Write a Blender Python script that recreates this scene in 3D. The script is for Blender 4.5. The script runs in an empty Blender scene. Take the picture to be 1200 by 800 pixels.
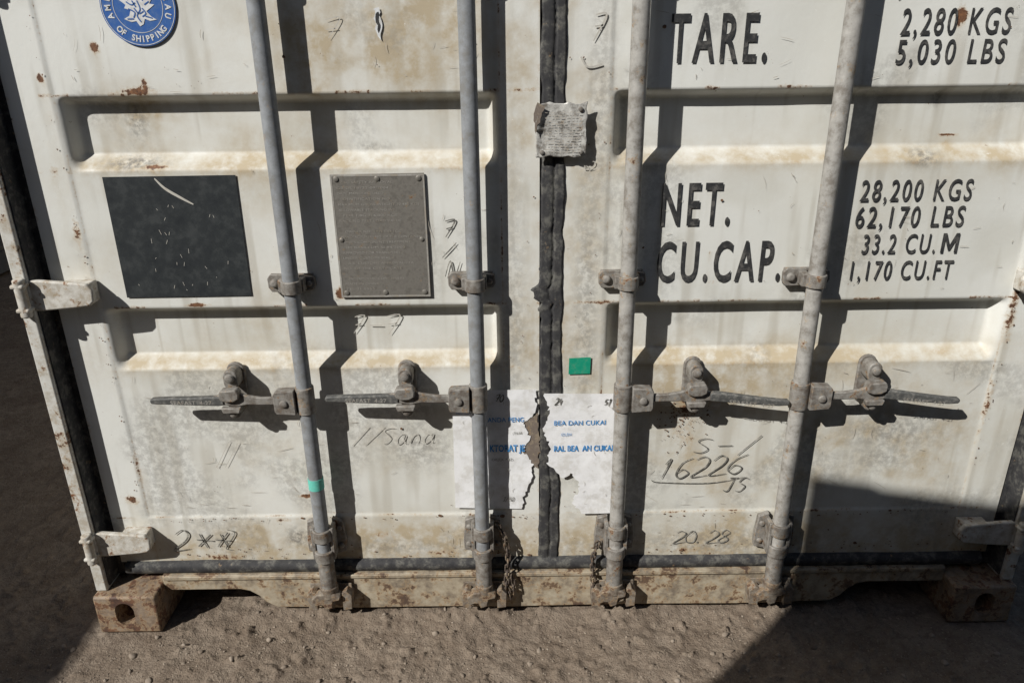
import bpy, bmesh, math, random
import numpy as np
from mathutils import Vector, Matrix
random.seed(7); rng=np.random.default_rng(7)
S=bpy.context.scene
GZ=-0.012
# ------------------------------------------------------------------ node helpers
def newmat(name):
    m=bpy.data.materials.new(name); m.use_nodes=True
    nt=m.node_tree; b=nt.nodes['Principled BSDF']
    return m,nt,b
def setin(nt,node,key,val):
    s=node.inputs[key]
    if isinstance(val,bpy.types.NodeSocket): nt.links.new(val,s)
    else:
        if isinstance(val,tuple) and len(val)==3 and s.type=='RGBA': val=val+(1,)
        s.default_value=val
def N(nt,t,_out=0,_p=None,**k):
    n=nt.nodes.new(t)
    if _p:
        for a,v in _p.items(): setattr(n,a,v)
    for a,v in k.items():
        key=int(a[1:]) if a[0]=='i' and a[1:].isdigit() else a.replace('_',' ')
        setin(nt,n,key,v)
    return n.outputs[_out]
def noise(nt,vec,scale,detail=4,rough=.6):
    return N(nt,'ShaderNodeTexNoise',Vector=vec,Scale=scale,Detail=detail,Roughness=rough)
def mr(nt,v,a,b,c=0.,d=1.):
    return N(nt,'ShaderNodeMapRange',i0=v,i1=a,i2=b,i3=c,i4=d)
def mth(nt,op,a,b=0.):
    return N(nt,'ShaderNodeMath',_p={'operation':op},i0=a,i1=b)
def mix(nt,f,a,b,bt='MIX'):
    return N(nt,'ShaderNodeMixRGB',_p={'blend_type':bt},i0=f,i1=a,i2=b)
def mapping(nt,vec,sc,loc=(0,0,0)):
    return N(nt,'ShaderNodeMapping',Vector=vec,Scale=sc,Location=loc)
def coords(nt): return nt.nodes.new('ShaderNodeTexCoord').outputs['Object']
def bump(nt,b,h,strength,dist,prev=None):
    n=nt.nodes.new('ShaderNodeBump'); n.inputs['Strength'].default_value=strength; n.inputs['Distance'].default_value=dist
    nt.links.new(h,n.inputs['Height'])
    if prev is not None: nt.links.new(prev,n.inputs['Normal'])
    if b is not None: nt.links.new(n.outputs[0],b.inputs['Normal'])
    return n.outputs[0]
def attr3(nt,name):
    at=nt.nodes.new('ShaderNodeAttribute'); at.attribute_name=name
    sep=nt.nodes.new('ShaderNodeSeparateColor'); nt.links.new(at.outputs['Color'],sep.inputs[0])
    return sep.outputs[0],sep.outputs[1],sep.outputs[2]

def door_material():
    m,nt,b=newmat('weathered_container_paint'); c=coords(nt)
    R,G,B=attr3(nt,'grime'); n1,n4,st=attr3(nt,'tone')
    n2=noise(nt,c,24,4,.68); n3=noise(nt,c,105,3,.72); spk=noise(nt,mapping(nt,c,(1,1,1),(3,7,5)),55,4,.74)
    col=mix(nt,n1,(.70,.705,.67),(.63,.632,.59))
    col=mix(nt,mth(nt,'MULTIPLY',n4,.38),col,(.52,.51,.45))
    col=mix(nt,mth(nt,'MULTIPLY',st,.50),col,(.41,.385,.325))
    gf=mth(nt,'MULTIPLY',G,mr(nt,n2,.28,.68,.2,1.35)); gf=N(nt,'ShaderNodeClamp',i0=gf)
    col=mix(nt,gf,col,(.44,.37,.26))
    bf=mth(nt,'MULTIPLY',B,mr(nt,spk,.40,.58)); bf=N(nt,'ShaderNodeClamp',i0=bf)
    col=mix(nt,bf,col,(.17,.16,.145))
    col=mix(nt,mr(nt,spk,.69,.72,0,.8),col,(.25,.18,.12))
    col=mix(nt,mr(nt,spk,.31,.28,0,.6),col,(.77,.77,.74))
    rv=mth(nt,'ADD',R,mth(nt,'ADD',mr(nt,n3,0,1,-.45,.45),mr(nt,n2,0,1,-.5,.5)))
    halo=mr(nt,rv,.30,.62,0,.6); col=mix(nt,halo,col,(.45,.31,.17))
    rf=mr(nt,rv,.52,.60); rc=mix(nt,mr(nt,n3,.35,.65),(.24,.115,.055),(.09,.048,.033))
    col=mix(nt,rf,col,rc)
    nt.links.new(col,b.inputs['Base Color'])
    nt.links.new(mr(nt,n2,.3,.7,.42,.68),b.inputs['Roughness'])
    b.inputs['Specular IOR Level'].default_value=.3
    bump(nt,b,mth(nt,'ADD',mth(nt,'MULTIPLY',n2,.6),mth(nt,'MULTIPLY',n3,.25)),.5,.0016)
    return m
def paint(name,c1,c2,dirt=(.33,.27,.19),rust=.35,dirtamt=.5,sc=1.,rough=.6,metal=0.,bmp=.35,rc=((.20,.09,.045),(.085,.05,.035))):
    m,nt,b=newmat(name); c=coords(nt)
    n2=noise(nt,c,32*sc,4,.72)
    col=mix(nt,mr(nt,n2,.30,.52),c1,c2)
    col=mix(nt,mr(nt,n2,.50,.64,0,dirtamt),col,dirt)
    if rust>0:
        n3=noise(nt,mapping(nt,c,(1,1,1),(4,2,8)),28*sc,4,.75)
        lo=.72-.22*rust
        col=mix(nt,mr(nt,n3,lo-.06,lo,0,.5),col,(.36,.25,.14))
        col=mix(nt,mr(nt,n3,lo,lo+.05),col,mix(nt,mr(nt,n2,.4,.6),rc[0],rc[1]))
    nt.links.new(col,b.inputs['Base Color'])
    b.inputs['Roughness'].default_value=rough
    b.inputs['Metallic'].default_value=metal; b.inputs['Specular IOR Level'].default_value=.3
    if bmp: bump(nt,b,n2,bmp,.0018)
    return m
M_door=door_material()
M_frame=paint('post_paint',(.62,.615,.58),(.51,.495,.45),rust=.6,dirtamt=.55)
M_sill=paint('sill_dirty_paint',(.43,.38,.29),(.31,.26,.19),rust=.75,dirtamt=.85,dirt=(.16,.13,.10),sc=.8,rc=((.18,.115,.07),(.09,.06,.045)))
M_cast=paint('casting_rust',(.30,.24,.18),(.20,.15,.11),rust=.95,dirtamt=.8,dirt=(.12,.08,.055),rc=((.18,.095,.055),(.075,.045,.035)))
M_rod=paint('rod_galvanised',(.30,.315,.33),(.24,.25,.26),dirt=(.19,.18,.16),rust=.12,dirtamt=.6,rough=.6,metal=.1)
M_rodb=paint('rod_painted_grey',(.42,.405,.375),(.31,.298,.275),dirt=(.19,.17,.145),rust=.28,dirtamt=.85,rough=.6,metal=.05)
M_hard=paint('hardware_steel',(.30,.285,.26),(.20,.185,.165),dirt=(.12,.095,.075),rust=.42,dirtamt=.8,sc=1.6,rough=.62,metal=.1)
M_foot=paint('rod_foot_rusty',(.26,.23,.19),(.17,.14,.11),dirt=(.10,.07,.05),rust=.70,dirtamt=.85,sc=1.6,rough=.7,rc=((.17,.10,.06),(.08,.048,.035)))
M_hing=paint('hinge_paint',(.62,.60,.55),(.47,.445,.395),rust=.5,dirtamt=.6,sc=1.5)
M_chain=paint('chain_steel',(.12,.10,.085),(.08,.06,.05),rust=.5,dirtamt=.7,sc=2,rough=.6,metal=.3,bmp=0)
M_grip=paint('grip_rubber',(.06,.06,.058),(.10,.10,.095),dirt=(.22,.21,.19),rust=0.,dirtamt=.7,sc=2.2)
M_gask=paint('gasket_rubber',(.026,.026,.029),(.048,.047,.047),dirt=(.17,.165,.145),rust=.08,dirtamt=.6,sc=1.2,rough=.75)
M_dark=paint('dark_under_steel',(.04,.036,.033),(.06,.05,.04),rust=0,dirtamt=.3,bmp=0)
M_black=paint('lettering_black',(.024,.025,.027),(.040,.040,.040),dirt=(.18,.17,.155),rust=.0,dirtamt=.5,sc=1.5,bmp=0)
M_bstk=paint('black_vinyl',(.020,.023,.026),(.030,.034,.036),dirt=(.075,.08,.08),rust=0.,dirtamt=.35,sc=.9,rough=.5,bmp=0)
M_csc=paint('data_plate_metal',(.17,.158,.14),(.23,.215,.19),dirt=(.12,.11,.095),rust=.12,dirtamt=.5,sc=2,rough=.45,metal=.3)
M_cscl=paint('data_plate_print',(.38,.365,.33),(.28,.265,.24),rust=0.,dirtamt=.4,sc=2,bmp=0)
M_mark=paint('marker_ink',(.085,.083,.075),(.15,.145,.13),dirt=(.45,.43,.38),rust=0,dirtamt=.8,sc=2.5,bmp=0)
M_faint=paint('faint_ink',(.40,.385,.35),(.50,.48,.43),rust=0,dirtamt=.3,sc=3,bmp=0)
M_scr=paint('scratch',(.34,.31,.26),(.46,.42,.36),rust=.2,dirtamt=.5,sc=3,bmp=0)
M_rspk=paint('rust_speck',(.24,.14,.08),(.15,.085,.05),dirt=(.10,.06,.04),rust=0,dirtamt=.8,sc=3,bmp=0)
M_wht=paint('white_print',(.72,.73,.73),(.60,.61,.61),rust=0,dirtamt=.3,sc=3,bmp=0)
M_blue=paint('blue_vinyl',(.03,.10,.36),(.04,.12,.34),dirt=(.15,.20,.34),rust=0,dirtamt=.35,sc=2,rough=.45,bmp=0)
M_paper=paint('paper',(.80,.80,.81),(.73,.73,.73),dirt=(.52,.50,.46),rust=0,dirtamt=.55,sc=.6,rough=.8,bmp=.6)
M_blueink=paint('blue_ink',(.03,.20,.50),(.05,.25,.55),dirt=(.3,.42,.6),rust=0,dirtamt=.6,sc=3,bmp=0)
M_green=paint('green_vinyl',(.01,.24,.15),(.012,.28,.17),rust=0,dirtamt=.15,sc=3,rough=.4,bmp=0)
M_teal=paint('teal_tape',(.15,.55,.45),(.12,.48,.40),rust=0,dirtamt=.25,sc=3,bmp=0)
M_seal=paint('metal_tag',(.60,.59,.55),(.46,.45,.42),dirt=(.16,.145,.125),rust=.2,dirtamt=.85,sc=1.6,rough=.45,metal=.15,bmp=.8)
M_glue=paint('torn_glue',(.24,.20,.16),(.16,.13,.11),rust=.2,dirtamt=.7,sc=2,bmp=0)
M_nb1=paint('neighbour_paint_dark',(.085,.09,.095),(.07,.072,.075),rust=0,dirtamt=.2,sc=.3,bmp=0)
M_nb2=paint('neighbour_paint_grey',(.15,.155,.16),(.12,.125,.13),rust=0,dirtamt=.2,sc=.3,bmp=0)

# ------------------------------------------------------------------ mesh helpers
def link(o,parent=None):
    S.collection.objects.link(o)
    if parent is not None: o.parent=parent
    return o
def empty(name,loc=(0,0,0)):
    e=bpy.data.objects.new(name,None); e.location=loc; e.empty_display_size=.2
    S.collection.objects.link(e); return e
def finish(name,me,mat,parent,bev=0.,smooth=True,ang=38,seg=2):
    o=bpy.data.objects.new(name,me); me.materials.append(mat)
    if smooth:
        me.polygons.foreach_set('use_smooth',[True]*len(me.polygons))
        me.set_sharp_from_angle(angle=math.radians(ang))
    if bev>0:
        md=o.modifiers.new('bevel','BEVEL'); md.width=bev; md.segments=seg; md.limit_method='ANGLE'; md.angle_limit=math.radians(40)
    return link(o,parent)
def obj(name,bm,mat,parent,bev=0.,**k):
    bmesh.ops.recalc_face_normals(bm,faces=bm.faces)
    me=bpy.data.meshes.new(name); bm.to_mesh(me); bm.free()
    return finish(name,me,mat,parent,bev,**k)
def box(bm,x0,x1,y0,y1,z0,z1,M=None):
    vs=[bm.verts.new(Vector((x,y,z))) for x in(x0,x1) for y in(y0,y1) for z in(z0,z1)]
    if M is not None:
        for v in vs: v.co=M@v.co
    for f in((0,1,3,2),(4,6,7,5),(0,4,5,1),(2,3,7,6),(0,2,6,4),(1,5,7,3)): bm.faces.new([vs[i] for i in f])
def cyl(bm,p0,p1,r0,r1=None,seg=20):
    r1=r0 if r1 is None else r1
    p0=Vector(p0);p1=Vector(p1);d=(p1-p0).normalized()
    a=d.orthogonal().normalized();b=d.cross(a)
    A=[];B=[]
    for i in range(seg):
        t=2*math.pi*i/seg;o=a*math.cos(t)+b*math.sin(t)
        A.append(bm.verts.new(p0+o*r0));B.append(bm.verts.new(p1+o*r1))
    for i in range(seg):
        j=(i+1)%seg;bm.faces.new((A[i],A[j],B[j],B[i]))
    bm.faces.new(A[::-1]);bm.faces.new(B)
def prism(bm,poly,y0,y1):
    A=[bm.verts.new((x,y0,z)) for x,z in poly];B=[bm.verts.new((x,y1,z)) for x,z in poly]
    n=len(poly)
    for i in range(n):
        j=(i+1)%n;bm.faces.new((A[i],A[j],B[j],B[i]))
    bm.faces.new(A);bm.faces.new(B[::-1])
def stadium(cx,cz,w,h,n=8):
    r=w/2;pts=[]
    for i in range(n+1):
        t=math.pi*i/n;pts.append((cx+r*math.cos(t),cz+h/2-r+r*math.sin(t)))
    for i in range(n+1):
        t=math.pi+math.pi*i/n;pts.append((cx+r*math.cos(t),cz-h/2+r+r*math.sin(t)))
    return pts
def rivet(bm,x,y,z,r,h):
    cyl(bm,(x,y,z),(x,y-h*.6,z),r,r,14);cyl(bm,(x,y-h*.6,z),(x,y-h,z),r,r*.55,14)
class Flat:
    """collects flat decal faces lying on a plane y=const facing -y"""
    def __init__(s): s.v=[];s.f=[]
    def add(s,v,f):
        o=len(s.v);s.v+=v;s.f+=[tuple(i+o for i in q) for q in f]
    def make(s,name,mat,parent):
        me=bpy.data.meshes.new(name);me.from_pydata(s.v,[],s.f);me.update()
        return finish(name,me,mat,parent,smooth=False)
def text_geo(body,bold=0.,spacing=1.):
    cu=bpy.data.curves.new('t','FONT');cu.body=body;cu.offset=bold;cu.resolution_u=4;cu.space_character=spacing
    o=bpy.data.objects.new('t',cu);S.collection.objects.link(o)
    dg=bpy.context.evaluated_depsgraph_get();dg.update()
    me=bpy.data.meshes.new_from_object(o.evaluated_get(dg))
    v=[tuple(x.co) for x in me.vertices];f=[tuple(p.vertices) for p in me.polygons]
    bpy.data.objects.remove(o);bpy.data.meshes.remove(me)
    return np.array(v),f
def text(fl,body,x0,x1,z0,z1,y,bold=.02,spacing=1.05,shear=0.,dz=0.,ref=None):
    v,f=text_geo(body,bold,spacing)
    if len(v)==0:return
    cap=.70+2*bold
    sx=(x1-x0)/(v[:,0].max()-v[:,0].min());sz=(z1-z0)/cap
    X=x0+(v[:,0]-v[:,0].min())*sx;Z=z0+bold*sz+v[:,1]*sz
    X=X+shear*(Z-z0);Z=Z+dz*(X-x0)
    fl.add([(float(a),y,float(b)) for a,b in zip(X,Z)],f)
def catmull(P,n=6):
    if len(P)<3:return P
    Q=[P[0]]+list(P)+[P[-1]];out=[]
    for i in range(1,len(Q)-2):
        p0,p1,p2,p3=[np.array(q,float) for q in Q[i-1:i+3]]
        for k in range(n):
            t=k/n;out.append(tuple(.5*((2*p1)+(-p0+p2)*t+(2*p0-5*p1+4*p2-p3)*t*t+(-p0+3*p1-3*p2+p3)*t**3)))
    out.append(tuple(P[-1]));return out
def stroke(fl,P,w,y,smooth=True,taper=False):
    P=catmull(P) if smooth else P
    v=[];f=[];n=len(P)
    for i in range(n):
        a=np.array(P[max(0,i-1)]);b=np.array(P[min(n-1,i+1)]);d=b-a;L=np.hypot(*d) or 1
        nn=np.array((-d[1],d[0]))/L*w/2
        if taper:nn=nn*(.35+.65*math.sin(math.pi*(i+.5)/n))
        p=np.array(P[i]);v.append((p[0]+nn[0],y,p[1]+nn[1]));v.append((p[0]-nn[0],y,p[1]-nn[1]))
    for i in range(n-1):f.append((2*i+1,2*i+3,2*i+2,2*i))
    fl.add([tuple(map(float,q)) for q in v],f)
def blob(fl,x,z,r,y,rr,asp=1.):
    n=7;ph=rr.uniform(0,6);pts=[]
    for i in range(n):
        t=ph+2*math.pi*i/n;q=r*rr.uniform(.55,1.2);pts.append((x+q*math.cos(t)*asp,y,z+q*math.sin(t)))
    fl.add(pts,[tuple(range(n))])
GL={'2':[[(.05,.8),(.4,1),(.75,.8),(.6,.45),(.05,0),(.9,.08)]],'0':[[(.5,1),(.1,.6),(.25,.05),(.7,.1),(.85,.6),(.5,1),(.35,.9)]],
'3':[[(.1,.9),(.5,1),(.7,.75),(.35,.52),(.75,.3),(.5,0),(.05,.1)]],'4':[[(.35,1),(.1,.4),(.85,.42)],[(.65,.75),(.6,-.1)]],
'6':[[(.75,1),(.25,.7),(.1,.25),(.45,0),(.75,.25),(.4,.45),(.12,.2)]],'*':[[(.1,.5),(.9,.5)],[(.25,.15),(.75,.85)],[(.25,.85),(.75,.15)]],
'S':[[(.85,.9),(.45,1),(.15,.75),(.7,.35),(.45,0),(.05,.1)]],'-':[[(.05,.45),(.8,.5)]],'1':[[(.3,.75),(.55,1),(.4,0)]],'/':[[(0,-.1),(.9,1.1)]],
'J':[[(.2,1),(.9,1)],[(.6,1),(.5,.1),(.05,.15)]],'7':[[(.05,.95),(.8,1),(.35,0)],[(.2,.5),(.7,.55)]],'N':[[(.05,0),(.15,1),(.7,0),(.85,1)]],
'.':[[(.2,.0),(.3,.05)]],'5':[[(.8,1),(.25,1),(.15,.55),(.6,.55),(.7,.2),(.1,0)]],'A':[[(.0,0),(.45,1),(.85,0)],[(.15,.35),(.75,.4)]],'K':[[(.1,1),(.1,0)],[(.8,1),(.12,.45),(.85,0)]],
'8':[[(.6,.9),(.3,1),(.15,.75),(.7,.3),(.4,0),(.1,.25),(.65,.75),(.55,.95)]],'a':[[(.7,.55),(.3,.6),(.1,.25),(.4,0),(.7,.3),(.72,.55),(.75,.05),(.9,.05)]],'n':[[(.05,.55),(.12,0),(.2,.45),(.55,.6),(.65,.3),(.68,0)]],' ':[]}
def hand(fl,s,x,z,h,w,y,adv=.85,lw=.004,slope=0.):
    for ch in s:
        for st in GL[ch]:
            stroke(fl,[(x+px*w+random.uniform(-.06,.06)*w+.25*h*pz,z+pz*h+random.uniform(-.06,.06)*h+slope*px) for px,pz in st],lw,y,taper=True)
        x+=w*(adv+random.uniform(0,.15));z+=slope
def vnoise(X,Z,scale,seed):
    r=np.random.default_rng(seed);T=r.random((64,64))
    u=X*scale+100;v=Z*scale+100;i=np.floor(u).astype(int);j=np.floor(v).astype(int);a=u-i;b=v-j
    a=a*a*(3-2*a);b=b*b*(3-2*b)
    g=lambda p,q:T[p%64,q%64]
    return (g(i,j)*(1-a)+g(i+1,j)*a)*(1-b)+(g(i,j+1)*(1-a)+g(i+1,j+1)*a)*b
def fbm(X,Z,scale,seed,o=4):
    s=0;a=1;t=0
    for k in range(o): s=s+a*vnoise(X,Z,scale*2**k,seed+k);t+=a;a*=.5
    return s/t
def gridmesh(name,V,nx,nz,attr=None,tone=None):
    me=bpy.data.meshes.new(name)
    me.vertices.add(nx*nz);me.vertices.foreach_set('co',V.astype(np.float32).ravel())
    I=np.arange(nx*nz).reshape(nz,nx)
    q=np.stack([I[:-1,:-1],I[:-1,1:],I[1:,1:],I[1:,:-1]],-1).reshape(-1,4)
    nf=len(q);me.loops.add(nf*4);me.loops.foreach_set('vertex_index',q.ravel().astype(np.int32))
    me.polygons.add(nf);me.polygons.foreach_set('loop_start',np.arange(0,nf*4,4,dtype=np.int32))
    me.polygons.foreach_set('use_smooth',np.ones(nf,bool))
    me.update(calc_edges=True)
    for nm,A in(('grime',attr),('tone',tone)):
        if A is not None:
            a=me.attributes.new(nm,'FLOAT_COLOR','POINT');a.data.foreach_set('color',A.astype(np.float32).ravel())
    return me
def sm(x,a,b):
    t=np.clip((x-a)/(b-a),0,1);return t*t*(3-2*t)

# ------------------------------------------------------------------ main container
CON=empty('shipping_container')
DEP=.034
RAISE=[(.303,.722)]+[(.883+.473*k,1.197+.473*k) for k in range(4)]
def profile(z):
    r=np.ones_like(z)
    for k,(a,b) in enumerate(RAISE):
        lo=sm(z,a-.020,a-.001) if k else (z>=a-.2).astype(float)
        hi=1-np.clip((z-b-.001)/.032,0,1)**1.15
        r=np.minimum(r,1-lo*hi)
    r=np.where(z>2.36,0,r)
    return r
def gsp(X,Z,x,z,rx,rz): return np.exp(-((X-x)/rx)**2-((Z-z)/rz)**2)
RUST=[(-.96,1.45,.012,.018,.72),(-.89,1.362,.045,.012,.85),(-1.083,1.39,.01,.012,.9),(-.50,.912,.018,.016,1.),(-.84,.888,.035,.006,.9),(-.64,.362,.030,.007,.85),
(.82,1.49,.014,.022,.9),(.86,1.25,.025,.004,.9),(-.22,.285,.008,.03,.7),(-.87,1.372,.008,.02,.8),(-.885,1.205,.035,.007,.85),(.35,1.0,.004,.01,.6),(-1.08,1.06,.012,.05,.6),(-1.065,.45,.008,.05,.6),
(.325,.60,.030,.05,.55),(.32,.53,.035,.08,.45),(.30,.58,.01,.03,.5),(1.075,.85,.014,.10,.65),(1.07,.6,.012,.1,.55),(.36,.93,.01,.01,.5),(.93,.74,.03,.006,.5),(-.33,.725,.05,.006,.45),(-.7,.29,.05,.01,.5),(-.3,.18,.08,.015,.55),(-.45,.24,.05,.02,.5),(.70,.3,.1,.006,.5),(.3,.3,.1,.005,.55),(-.9,.175,.12,.012,.6),(-.55,.31,.08,.004,.5),(-.15,.18,.05,.02,.5),(.35,.18,.1,.012,.5),(-1.1,.36,.02,.02,.6),(-1.1,1.2,.012,.02,.7),(-.62,.70,.02,.006,.5)]
DIRT=[(-.34,1.50,.20,.18,.75),(-.90,1.31,.09,.06,.55),(.32,.56,.09,.14,.8),(.85,.5,.20,.12,.65),(-.4,.22,.3,.06,.7),(-.8,.23,.2,.05,.6),(.45,.23,.4,.06,.8),(.45,.66,.4,.10,.45),(-.08,1.2,.05,.5,.30),(.06,1.1,.06,.6,.35),(-.47,1.43,.1,.1,.4),(-.9,1.3,.04,.02,.5),(.5,.43,.25,.12,.45),(-.35,.50,.14,.10,.30),(-.7,.5,.15,.2,.2)]
SCUF=[(-.93,1.212,.06,.014,1.),(-.918,1.30,.022,.04,.8),(.80,1.205,.035,.018,.9),(-.87,.605,.03,.04,.4),(-.41,1.24,.05,.01,.5),(.85,.53,.13,.06,.60),(.83,.46,.10,.05,.5),(-.77,.62,.05,.04,.5),(-.36,.61,.06,.03,.6),(.33,.61,.06,.04,.6),(.75,.61,.06,.04,.5),(-.60,.93,.04,.05,.45),(.58,.90,.05,.05,.45),(-.34,.5,.10,.06,.55),(.45,.2,.3,.05,.5),(-.1,.8,.03,.4,.40),(.07,.85,.03,.4,.5),(-.28,.97,.02,.1,.25),(-.68,.235,.03,.03,1.),(.82,1.33,.012,.02,.8),(-.45,.2,.2,.03,.5),(.2,.45,.05,.1,.4),(.09,1.3,.03,.3,.4),(-.87,.60,.02,.03,.6)]
def leaf(name,x0,x1,px0,px1):
    xs=np.arange(x0,x1+.0001,(x1-x0)/round((x1-x0)/.005))
    zs=np.concatenate([np.arange(.163,1.60,.004),np.arange(1.60,2.451,.01)])
    X,Z=np.meshgrid(xs,zs)
    inx=np.minimum(sm(X,px0+.004,px0+.028),1-sm(X,px1-.028,px1-.004))
    y=DEP*profile(Z)*inx
    fr=np.maximum(1-sm(X,px0-.003,px0+.003),sm(X,px1-.003,px1+.003));fr=np.maximum(fr,1-sm(Z,.300,.306))
    y=y-.003*fr
    dent=(fbm(X,Z,3.5,11,3)-.5)*.0050*(1-fr*.7)
    y=y+dent*np.minimum(1,sm(Z,.31,.4)+.3)
    A=np.zeros(X.shape+(4,))
    rust=np.zeros_like(X);dirt=np.zeros_like(X);sc=np.zeros_like(X)
    for a in RUST:
        rust=np.maximum(rust,a[4]*gsp(X,Z,*a[:4]))
        if a[4]>.55:
            rust=np.maximum(rust,.30*np.exp(-((X-a[0])/(a[2]*.35+.002))**2)*np.exp(-np.clip(a[1]-Z,0,9)/.05)*(Z<a[1]))
            dirt+=.35*np.exp(-((X-a[0])/(a[2]*.6+.003))**2)*np.exp(-np.clip(a[1]-Z,0,9)/.09)*(Z<a[1])
    for a in DIRT: dirt+=a[4]*gsp(X,Z,*a[:4])*(.35+1.2*sm(fbm(X,Z,11,611,4),.35,.65))
    for a in SCUF: sc=np.maximum(sc,a[4]*gsp(X,Z,*a[:4]))
    for k,(a,b) in enumerate(RAISE):
        dirt+=(.30+.6*vnoise(X,Z,6,31))*np.exp(-((Z-(b+.012))/.020)**2)*inx
        dirt+=.35*np.exp(-((Z-(b+.02))/.07)**2)*fbm(X,Z,9,5)
        rust=np.maximum(rust,(.12+.44*(fbm(X,Z*0,14,50+k,2)>.60))*np.exp(-((Z-a)/.006)**2)*(k>0))
        rust=np.maximum(rust,.42*fbm(X,Z*0,10,70+k,3)*np.exp(-((Z-b)/.008)**2))
    rust=np.maximum(rust,.70*fbm(X,Z*0,12,90,3)*np.exp(-((Z-.303)/.004)**2))
    for e in(px0,px1): rust=np.maximum(rust,.74*fbm(X*0,Z,9,95+int(e*9),3)*np.exp(-((X-e)/.004)**2))
    rust=np.maximum(rust,.60*np.exp(-((Z-.165)/.018)**2)*fbm(X,Z,10,77))
    edge=np.minimum(np.abs(X-x0),np.abs(X-x1))
    rust=np.maximum(rust,.60*np.exp(-(edge/.007)**2)*fbm(X,Z,12,99))
    dirt+=.5*np.exp(-((Z-.163)/.05)**2)+.30*sm(fbm(X,Z,3,123,4),.50,.7)+.06+.14*(Z<.303)
    sc=np.maximum(sc,.30*sm(fbm(X,Z,6,222,4),.57,.74))
    sc=np.maximum(sc,.38*sm(fbm(X,Z,5,242,3),.5,.68)*(Z<.72))
    A[...,0]=rust;A[...,1]=np.clip(dirt,0,1);A[...,2]=sc;A[...,3]=1
    T=np.ones(X.shape+(4,))
    T[...,0]=sm(fbm(X,Z,2.5,501,3),.3,.7);T[...,1]=sm(fbm(X,Z,7,511,4),.48,.72)
    s1=sm(fbm(X,Z*.07,30,521,4),.52,.74)*sm(fbm(X,Z,4,531,3),.35,.6)
    s2=sm(fbm(X,Z*.05,75,541,2),.62,.82)*sm(fbm(X,Z,5,551,3),.40,.6)
    T[...,2]=np.maximum(s1,s2*.9)
    V=np.stack([X,y,Z],-1)
    me=gridmesh(name,V,len(xs),len(zs),A,T)
    o=bpy.data.objects.new(name,me);me.materials.append(M_door);link(o,CON)
    bm=bmesh.new();box(bm,x0+.001,x1-.001,.040,.052,.165,2.449)
    obj(name+'_body',bm,M_dark,CON)
    bm=bmesh.new()
    box(bm,x0,x0+.003,-.001,.0395,.163,2.45);box(bm,x1-.003,x1,-.001,.0395,.163,2.45)
    obj(name+'_edges',bm,M_frame,CON)
leaf('door_left',-1.165,-.040,-1.066,-.125)
leaf('door_right',.013,1.165,.112,1.066)

zs=np.arange(.14,2.45,.005);us=np.linspace(0,1,19);U_,Z_=np.meshgrid(us,zs)
jl=(fbm(Z_*0,Z_,14,301,4)-.5)*.016;jr=(fbm(Z_*0,Z_,18,311,4)-.5)*.014
tear=(np.exp(-((Z_-.90)/.06)**2)+.5*np.exp(-((Z_-.74)/.03)**2))*np.clip(fbm(Z_*0,Z_,60,315,2)-.35,0,1)*.05
x0=-.040+jl-tear;x1=.014+jr
X_=x0+(x1-x0)*U_
Y_=-.0075+.006*np.exp(-((U_-.54)/.035)**2)-.0008*np.exp(-((U_-.30)/.10)**2)+(fbm(X_,Z_,22,320,4)-.5)*.0045
Y_=np.where((U_<.01)|(U_>.99),-.0012,Y_)
me=gridmesh('centre_gasket',np.stack([X_,Y_,Z_],-1),len(us),len(zs));me.materials.append(M_gask)
link(bpy.data.objects.new('centre_gasket',me),CON)
xs=np.arange(-1.15,1.151,.01);us=np.linspace(0,1,7);X_,U_=np.meshgrid(xs,us)
Z_=.130+.036*U_+(fbm(X_,U_,9,330,3)-.5)*.006*(U_>.5)
Y_=-.012-.008*np.sin(U_*math.pi)+(fbm(X_,U_*.2,20,333,3)-.5)*.004;Y_=np.where(U_>.99,-.001,Y_)
me=gridmesh('bottom_gasket',np.stack([X_,Y_,Z_],-1),len(xs),len(us));me.materials.append(M_gask)
link(bpy.data.objects.new('bottom_gasket',me),CON)
pl=[(-1.055,.129),(-1.055,.082),(-.85,.082)]+[(-.825,.076),(-.80,.058),(-.785,.038),(-.757,.020)]+[(-.5,.014),(-.3,.015),(-.1,.012),(.2,.016),(.5,.013),(.757,.020)]+[(.785,.038),(.80,.058),(.825,.076),(.85,.082)]+[(1.055,.082),(1.055,.129)]
bm=bmesh.new();prism(bm,pl,-.022,.03);obj('sill',bm,M_sill,CON,.003)
bm=bmesh.new();box(bm,-1.05,1.05,-.028,-.0225,.118,.1295);obj('sill_lip',bm,M_sill,CON,.002)
def casting(name,cx,z0,par,M=M_cast,yf=-.079,L=.178,flip=1):
    bm=bmesh.new();box(bm,cx-.0825,cx+.0825,yf,yf+L,z0,z0+.118)
    o=obj(name,bm,M,par,.006)
    bm=bmesh.new();prism(bm,stadium(cx-.005*flip,z0+.062,.05,.072),yf-.02,yf+.10);
    me=bpy.data.meshes.new('cut');bmesh.ops.recalc_face_normals(bm,faces=bm.faces);bm.to_mesh(me);bm.free()
    c=bpy.data.objects.new('cut',me);S.collection.objects.link(c)
    md=o.modifiers.new('hole','BOOLEAN');md.object=c;md.operation='DIFFERENCE';md.solver='EXACT'
    dg=bpy.context.evaluated_depsgraph_get();dg.update()
    m2=bpy.data.meshes.new_from_object(o.evaluated_get(dg));o.modifiers.clear();o.data=m2
    bpy.data.objects.remove(c)
    return o
casting('corner_casting_left',-1.1365,-.010,CON);casting('corner_casting_right',1.1365,-.010,CON,flip=-1)
casting('corner_casting_top_left',-1.1365,2.463,CON);casting('corner_casting_top_right',1.1365,2.463,CON)
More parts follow.
